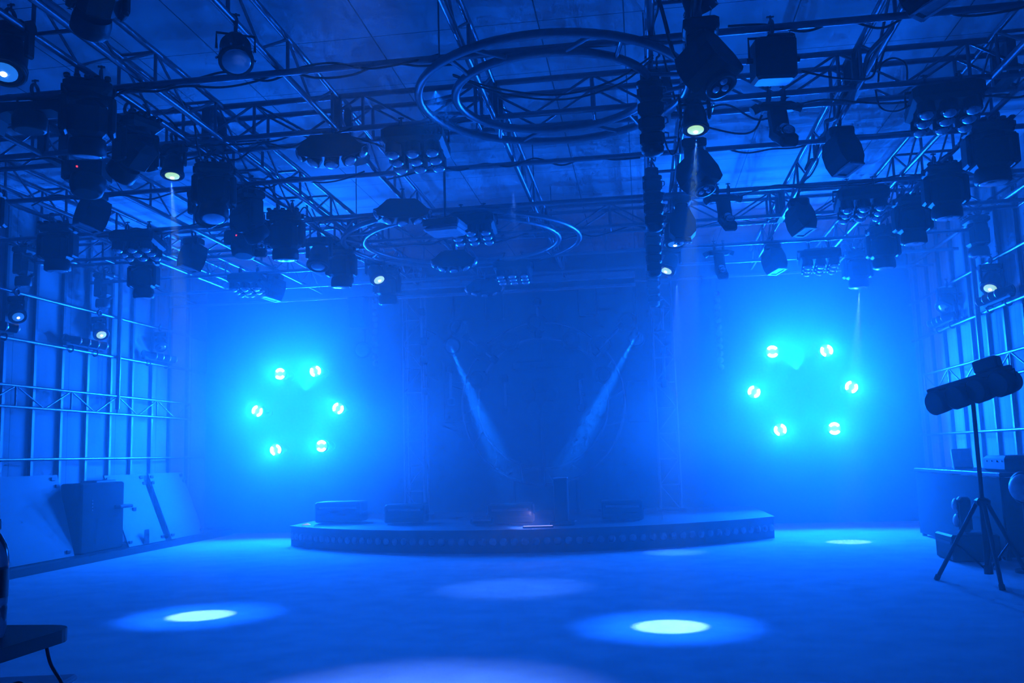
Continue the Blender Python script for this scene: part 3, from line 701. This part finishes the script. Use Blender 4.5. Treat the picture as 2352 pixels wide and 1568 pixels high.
for (px, py, lab) in [(1055, 755, 'dark lamp head upper left outside the ring frame'), (1170, 785, 'dark lamp head on the ring frame, left of its top'), (1312, 782, 'dark lamp head on the ring frame, right of its top'),
                      (1440, 738, 'dark lamp head upper right outside the ring frame'), (1100, 872, 'dark lamp head on the left side of the ring frame'), (1388, 862, 'dark lamp head on the right side of the ring frame'),
                      (1232, 742, 'dark lamp head at the top of the ring frame behind a tube'), (1108, 806, 'dark lamp head behind the left slanted tube'), (1378, 790, 'dark lamp head behind the right slanted tube')]:
    y = BY-.06
    place(blob_head, 'compact_spotlight', lab, 'stage light', atY(px, py, y-.02), 0, 'lamp heads around the ring frame', s=1.0)
def light_tube(o, L=.7):
    MB().cyl((0, 0, -L/2), (0, 0, L/2), .024, n=12).build('tube', M['tube'], o)
    for k in (-1, 1): MB().cbox((0, .02, k*(L/2+.06)), (.12, .12, .13), .02).build('end_block', M['black'], o)
    MB().cyl((0, .02, 0), (0, YB-BY+.22, 0), .012, n=8).build('bracket', M['black'], o)
    return o
for (px, py, rot, L, lab) in [(1235, 730, 0, .44, 'upright light tube at the top of the ring frame'), (1103, 800, -.88, .50, 'light tube slanting down right on the left of the ring frame'), (1398, 778, .78, .50, 'light tube slanting up right on the right of the ring frame'),
                     (970, 750, -.03, .40, 'upright light tube on the left tower, upper'), (975, 862, -.03, .44, 'upright light tube on the left tower, lower'), (1521, 732, .03, .40, 'upright light tube on the right tower, upper'), (1525, 842, .03, .44, 'upright light tube on the right tower, lower'),
                     (1035, 885, 0, .45, 'dark upright tube left beside the ring frame'), (1160, 905, 0, .42, 'dark upright tube inside the ring frame, left'), (1333, 900, 0, .42, 'dark upright tube inside the ring frame, right')]:
    o = place(light_tube, 'light_tube', lab, 'light', atY(px, py, BY-.22), 0, 'light tubes on the back set', L=L); o.rotation_euler = (0, rot, 0)
o = thing('bar_light', 'long dark horizontal bar light inside the ring frame', 'light', atY(1245, 838, BY-.05)); MB().cbox((0, 0, 0), (1.0, .12, .13), .02).build('body', M['black'], o)
for k in range(6): MB().cbox((-.42+k*.168, -.06, 0), (.12, .02, .09), .008).build('cell', M['dark'], o)
MB().cyl((0, .03, .05), (0, .05, .86), .012, n=6).build('hanger', M['steel'], o)
o = thing('flower_light', 'dark four-lobed light at the middle of the ring frame', 'stage light', atY(1242, 915, BY-.1))
for k in range(5):
    a = k*2*math.pi/5+math.pi/2; MB().lathe([(.12, .03), (.13, -.05), (.10, -.08)], (0, 1, 0), (.2*math.cos(a), 0, .2*math.sin(a)), 16).build('lobe', M['black'], o)
MB().lathe([(.16, .05), (.17, -.03), (.1, -.07)], (0, 1, 0), (0, 0, 0), 18).cyl((0, .1, 0), (0, .1, -1.5), .03, n=8).build('body', M['black'], o)
def pillar_speaker(o, L=.3):
    MB().cbox((0, 0, -.25), (.30, .28, .55), .02, RX(.12)).build('cabinet', M['black'], o); MB().cyl((0, 0, 0), (0, 0, L), .02, n=8).build('hanger', M['black'], o)
    MB().box((0, -.142, -.25), (.26, .004, .48), RX(.12)).build('grille', M['dark'], o); return o
for (px, py, lab) in [(1135, 664, 'dark hanging speaker under the screen case, left'), (1347, 655, 'dark hanging speaker under the screen case, right'), (822, 685, 'faint dark hanging speaker above the left ring of lamps')]:
    p = atY(px, py, 14.9); place(pillar_speaker, 'hanging_speaker', lab, 'speaker', p, 0, 'speakers hanging before the back wall', L=round(PZ-p.z, 3) if p.z < PZ else .05)
def beam_disc(o):
    MB().lathe([(.08, .2), (.13, .16), (.15, 0), (.15, -.04), (.12, -.04)], (0, 1, 0), (0, 0, 0), 20).build('head', M['black'], o)
    MB().lathe([(.125, 0), (.12, -.008), (.02, -.01)], (0, 1, 0), (0, -.035, 0), 20).build('lens', M['tube'], o)
    MB().cyl((0, .12, 0), (0, .12, .9), .025, n=8).build('post', M['black'], o); return o
for (px, py, lab) in [(1040, 795, 'beam lamp with pale round lens, left of the ring frame'), (1462, 777, 'beam lamp with bright round lens, right of the ring frame'), (833, 804, 'faint round lamp right of the left ring of lamps')]:
    place(beam_disc, 'beam_lamp', lab, 'stage light', atY(px, py, BY-.1), 0, 'round beam lamps at the back')
for (px, lab) in [(861, 'string of small round beads hanging at the back, left'), (1647, 'string of small round beads hanging at the back, right')]:
    p0 = atY(px, 690, 15.7); o = thing('bead_string', lab, 'light string', (p0.x, 15.7, p0.z), 0, 'bead strings at the back')
    MB().cyl((0, 0, ZC-p0.z), (0, 0, -1.3), .006, n=6).build('cord', M['rubber'], o)
    for k in range(12): MB().lathe([(.055, 0), (.045, -.02), (.01, -.03)], (0, 1, 0), (0, -.005, .12-k*.115), 12).build('bead', M['tube'], o)
for (x, lab) in [(-3.98, 'upright truss tower left of the ring frame'), (.42, 'upright truss tower right of the ring frame')]:
    o = thing('truss_tower', lab, 'truss', (x, 15.6, 0), 0, 'upright towers at the back')
    for dx in (-.17, .17):
        for dy in (0, .3): MB().cyl((dx, dy, SH), (dx, dy, 4.6), .022, n=8).build('chord', M['alu'], o)
    mb = MB(); web(mb, ((-.17, 0, SH), (-.17, 0, 4.6)), ((.17, 0, SH), (.17, 0, 4.6)), 10); mb.build('bracing', M['alu'], o)
    MB().cbox((0, .15, SH+.02), (.5, .5, .03), .01).build('foot_plate', M['black'], o)
for (x, w, z, lab) in [(-3.35, .5, 2.3, 'dark hazy panel hung left of the ring frame'), (-.05, .4, 2.2, 'dark hazy panel hung right of the ring frame')]:
    o = MB().cbox((x, 16.42, z), (w, .06, .75), .02).build('dark_panel', M['black']); tag(o, lab, 'panel', 'dark panels at the back')

# ------------------------------------------------------------------ boards and case leaning at the left wall
def board(label, y0, y1, z0, z1, xb, xt, notch=False, group='white boards leaning on the left wall'):
    o = thing('leaning_board', label, 'board', (0, 0, 0), 0, group); mb = MB()
    q = [(xb, y0, z0), (xb, y1, z0), (xt, y1, z1), (xt, y0, z1)]; t = Vector((.025, 0, 0))
    vs = [Vector(p) for p in q]+[Vector(p)-t for p in q]
    mb.add(vs, [(0, 1, 2, 3), (7, 6, 5, 4)]+[(i, 4+i, 4+(i+1) % 4, (i+1) % 4) for i in range(4)]); mb.build('panel', M['board'], o)
    for (u, v) in ((.06, .95), (.94, .95), (.06, .06), (.94, .06), (.03, .86), (.97, .86)):
        p = Vector(q[0]).lerp(Vector(q[1]), u).lerp(Vector(q[3]).lerp(Vector(q[2]), u), v)
        MB().cbox(p+Vector((.008, 0, 0)), (.02, .09, .05), .006).build('corner_clip', M['dark'], o)
    if notch:
        p = Vector(q[0]).lerp(Vector(q[1]), .45).lerp(Vector(q[3]).lerp(Vector(q[2]), .45), .5); MB().cbox(p+Vector((.008, 0, 0)), (.02, .10, .06), .006).build('handle_plate', M['dark'], o)
        p = Vector(q[0]).lerp(Vector(q[1]), .4); MB().prism([(0, 0), (.012, 0), (.004, .22)], p.y-.02, p.y+.12, Matrix.Translation((p.x, 0, p.z))).build('torn_edge', M['dark'], o)
    return o
struct('trim_plinth', MB().box((XL+.38, 12.6, .05), (.62, 7.2, .10)), M['dark'])
board('large white board nearest the camera at the left wall', 9.75, 11.75, .11, 1.22, XL+.48, XL+.18)
board('slanted white board with a torn lower edge at the left wall', 12.9, 13.95, .11, 1.18, XL+.60, XL+.16, True)
board('pale white board deepest in haze at the left wall', 14.15, 15.25, .11, 1.18, XL+.60, XL+.16)
o = thing('equipment_rack', 'dark equipment case between the white boards at the left wall', 'equipment case', (XL+.40, 12.36, .10))
MB().cbox((-.06, 0, .5), (.34, 1.05, .98), .02).build('body', M['matte'], o); MB().cbox((-.06, .12, 1.0), (.26, .5, .04), .01).build('lid', M['dark'], o)
for k in range(4): MB().box((.113, -.28, .74-k*.045), (.008, .02, .018)).build('indicator', M['tube'], o)
MB().cbox((.06, .44, .62), (.3, .34, .05), .01).build('shelf', M['dark'], o)

# ------------------------------------------------------------------ tripod with four lamps, right
tp = thing('lamp_tripod', 'black tripod stand on the floor at right with a lamp bar on top', 'tripod', (3.12, 9.15, 0))
MB().cyl((0, 0, .10), (0, 0, 1.74), .020, n=12).cyl((0, 0, .10), (0, 0, .78), .030, n=12).build('pole', M['black'], tp)
MB().cbox((0, 0, .74), (.12, .12, .07), .02).build('hub', M['dark'], tp); MB().cyl((0, 0, .08), (0, 0, .16), .04, n=12).build('lower_collar', M['dark'], tp)
for a in (150, 263, 22):
    d = Vector((math.cos(math.radians(a)), math.sin(math.radians(a)), 0))
    l = MB().cyl(d*.05+Vector((0, 0, .73)), d*.45+Vector((0, 0, .02)), .020, n=10).build('leg', M['black'], tp)
    MB().cyl(d*.44+Vector((0, 0, .045)), d*.462+Vector((0, 0, 0)), .026, n=10).build('rubber_foot', M['rubber'], l)
    MB().cyl(d*.03+Vector((0, 0, .13)), d*.27+Vector((0, 0, .36)), .010, n=8).build('brace', M['black'], tp)
lb = thing('tripod_lamp_bar', 'bar of four dark par lamps mounted on top of the tripod', 'stage light', (3.12, 9.15, 1.74), -.45); lb.rotation_euler = (0, -.20, -.85)
MB().cbox((.0, 0, .15), (.86, .06, .05), .01).cyl((0, 0, 0), (0, 0, .14), .024, n=10).build('bar', M['dark'], lb)
for k in range(4):
    x = -.33+k*.22; c = MB().lathe([(.05, .13), (.10, .10), (.115, 0), (.12, -.10), (.105, -.11)], (.25, 1, .15), (x, .02, .03), 18).build('par_lamp', M['black'], lb)
    MB().tube([(x-.11, .02, .03), (x-.11, .02, .13), (x+.11, .02, .13), (x+.11, .02, .03)], .009, 6).build('bracket', M['black'], c)
MB().cbox((.22, 0, .235), (.24, .12, .12), .015).build('control_box', M['black'], lb)

# ------------------------------------------------------------------ gear at the foot of the right wall
tb = thing('gear_table', 'dark table with lighting gear along the right wall', 'table', (4.16, 12.3, 0))
MB().cbox((0, 0, .93), (.62, 3.2, .05), .01).build('tabletop', M['dark'], tb)
for x in (-.26, .26):
    for y in (-1.5, 0, 1.5): MB().box((x, y, .455), (.05, .05, .91)).build('leg', M['black'], tb)
MB().box((-.295, 0, .47), (.012, 3.14, .86)).build('dark_infill', M['matte'], tb); MB().box((0, -1.56, .47), (.56, .012, .86)).build('end_dark_infill', M['matte'], tb)  # added dark panels that darken the open space under the table
o = thing('white_box', 'tilted white box on the gear table left of the tripod pole', 'box', Vector((4.08, atX(2215, 1060, 4.08).y, .955))); MB().cbox((0, .05, .14), (.24, .06, .28), .01, RX(-.25)).build('panel', M['white'], o); MB().cbox((0, .1, .015), (.22, .16, .03), .008).build('base', M['dark'], o)
o = thing('mixing_desk', 'dark gear case with small lights on the table right of the pole', 'equipment case', (4.18, 11.2, .955)); MB().cbox((0, 0, .09), (.4, .7, .18), .03).build('body', M['black'], o)
for k in range(4): MB().box((-.204, -.25+k*.15, .12), (.008, .02, .02)).build('indicator', M['white'], o)
def triple(o, n=3):
    MB().cbox((0, 0, .2), (.14, .34, .38), .03).build('housing', M['black'], o)
    for (y, z) in ((0, .30), (-.08, .13), (.09, .12)):
        MB().lathe([(.07, -.01), (.072, .02), (.05, .035), (.01, .04)], (-1, -.4, .1), (-.075, y, z), 16).build('lens', M['plate'], o)
    return o
place(triple, 'triple_lens_lamp', 'three-lens lamp on the floor right behind the tripod hub', 'stage light', Vector((3.55, 11.0, .0)) + Vector((0, 0, .30)), -.3)
o = thing('lamp_crate', 'dark crate under the three-lens lamp', 'equipment case', (3.55, 11.0, 0)); MB().cbox((0, 0, .145), (.5, .6, .29), .02).build('body', M['black'], o); MB().box((-.252, 0, .2), (.006, .5, .03)).build('edge_strip', M['dark'], o)
p = atX(2352, 1120, 3.75); o = thing('round_lamp', 'round pale lamp cut by the right picture edge', 'stage light', (p.x, p.y, 0)); MB().lathe([(.1, .14), (.16, .1), (.17, 0), (.15, -.02)], (.8, .5, 0), (0, 0, p.z), 20).build('head', M['black'], o); lens(o, Vector((0, 0, p.z))+Vector((-.8, -.5, 0)).normalized()*.02, (-.8, -.5, 0), .14, 'plate')
MB().cyl((0, 0, 0), (0, 0, p.z-.15), .03, n=10).cyl((0, 0, 0), (0, 0, .03), .15, n=16).build('stand', M['black'], o)
def floor_lamp(o):
    MB().lathe([(.07, .12), (.12, .08), (.125, -.04), (.11, -.05)], (.75, .6, -.15), (0, 0, .15), 18).cbox((.02, .02, .03), (.2, .2, .06), .02).build('can', M['black'], o)
    lens(o, Vector((0, 0, .15))+Vector((-.75, -.6, .15)).normalized()*.05, (-.75, -.6, .15), .10, 'bead'); return o
for (px, py, lab) in [(2204, 1232, 'small floor lamp behind the left tripod leg'), (2244, 1238, 'small floor lamp between the left leg and the tripod pole'), (2290, 1236, 'small floor lamp right of the tripod pole')]:
    place(floor_lamp, 'floor_lamp', lab, 'stage light', atZ(px, py, 0), 0, 'small lamps on the floor behind the tripod')

# ------------------------------------------------------------------ foreground table, bottle
tz = .955
ft = thing('side_table', 'black table with rounded corner at the lower left picture edge', 'table', (-1.622, 1.80, 0))
pl = []
for (cx, cy, a0) in ((.30, .06, 0), (-.5, .06, 90), (-.5, -.32, 180), (.30, -.32, 270)):
    for k in range(7): a = math.radians(a0+k*15); pl.append((cx+.06*math.cos(a), cy+.06*math.sin(a)))
slab(MB(), pl, tz-.028, tz).build('tabletop', M['tabletop'], ft)
for x, y in ((.14, 0), (-.45, 0), (.14, -.28), (-.45, -.28)): MB().box((x, y, (tz-.028)/2), (.05, .05, tz-.028)).build('leg', M['tabletop'], ft)
bt = thing('water_bottle', 'clear water bottle with dark label at the lower left picture edge', 'bottle', (-1.37, 1.775, tz))
MB().lathe([(.028, 0), (.032, .01), (.0325, .06), (.0315, .065), (.0325, .07), (.0325, .165), (.028, .19), (.016, .212), (.0125, .216), (.0125, .222)], n=28).build('body', M['bottle'], bt)
MB().lathe([(.0332, .082), (.0332, .140)], n=28).build('label_band', M['label'], bt)
MB().lathe([(.0150, .222), (.0155, .225), (.0155, .240), (.014, .243)], n=24).build('cap', M['cap'], bt)
wb = thing('pale_box', 'pale topped box standing below the black table, lower left', 'box', (-1.56, 2.06, 0), .2)
MB().cbox((0, 0, .38), (.24, .3, .76), .012).build('body', M['dark'], wb); MB().cbox((0, 0, .768), (.25, .31, .016), .005).build('top_sheet', M['box'], wb)
cable('thin cable hanging from the black table to the pale box', [(-1.30, 1.86, .93), (-1.30, 1.88, .88), (-1.30, 1.92, .83), (-1.34, 1.98, .785), (-1.42, 2.0, .782), (-1.46, 2.0, .81), (-1.50, 2.0, .79), (-1.50, 2.01, .781)], .004)

# ------------------------------------------------------------------ haze
def volume(name, label, mesh_mb, dens, aniso, smoke=None):
    m = bpy.data.materials.new(name); m.use_nodes = True; nt = m.node_tree
    for n in list(nt.nodes):
        if n.type != 'OUTPUT_MATERIAL': nt.nodes.remove(n)
    out = nt.nodes['Material Output']; vs = nt.nodes.new('ShaderNodeVolumeScatter')
    vs.inputs['Color'].default_value = (1, 1, 1, 1); vs.inputs['Density'].default_value = dens; vs.inputs['Anisotropy'].default_value = aniso
    nt.links.new(vs.outputs[0], out.inputs['Volume'])
    if smoke:
        tc = nt.nodes.new('ShaderNodeTexCoord'); ln = nt.nodes.new('ShaderNodeVectorMath'); ln.operation = 'LENGTH'
        nz = nt.nodes.new('ShaderNodeTexNoise'); nz.inputs['Scale'].default_value = smoke[1]; nz.inputs['Detail'].default_value = 3
        nt.links.new(tc.outputs['Object'], ln.inputs[0]); nt.links.new(tc.outputs['Object'], nz.inputs['Vector'])
        mr = nt.nodes.new('ShaderNodeMapRange'); mr.interpolation_type = 'SMOOTHERSTEP'
        mr.inputs[1].default_value = 1; mr.inputs[2].default_value = .1; mr.inputs[3].default_value = 0; mr.inputs[4].default_value = smoke[0]
        ad = nt.nodes.new('ShaderNodeMath'); ad.operation = 'MULTIPLY_ADD'; ad.inputs[1].default_value = smoke[2]; nt.links.new(nz.outputs['Fac'], ad.inputs[0]); nt.links.new(ln.outputs['Value'], ad.inputs[2])
        nt.links.new(ad.outputs[0], mr.inputs[0]); nt.links.new(mr.outputs[0], vs.inputs['Density'])
    o = mesh_mb.build(name, m); tag(o, label, 'haze', None, 'stuff'); return o
for (y0, y1, dn, lab) in [(-.6, 7.0, .024, 'thin haze in the near part of the hall'), (7.0001, 11.0, .036, 'haze in the middle of the hall'), (11.0001, 16.449, .082, 'thicker haze at the back of the hall')]:
    volume('haze', lab, MB().box(((XL+XR)/2, (y0+y1)/2, 2.5), (XR-XL-.001, y1-y0, 4.999)), dn, .45)
def ball(): return MB().lathe([(max(.001, math.sin(math.pi*i/16)), -math.cos(math.pi*i/16)) for i in range(17)], n=28)
for (c, r, d, lab) in [((-6.0, 14.5, 2.3), (2.25, 1.9, 2.25), .05, 'thick smoke drifting round the left ring of lamps'), ((2.55, 14.4, 2.15), (2.15, 2.0, 2.1), .04, 'thick smoke drifting round the right ring of lamps'),
                        ((-1.8, 14.1, 1.62), (6.3, 2.3, 1.6), .32, 'low smoke lying over the stage')]:
    o = volume('smoke', lab, ball(), .1, .45, (d, 2.2, .35)); o.location = c; o.scale = r
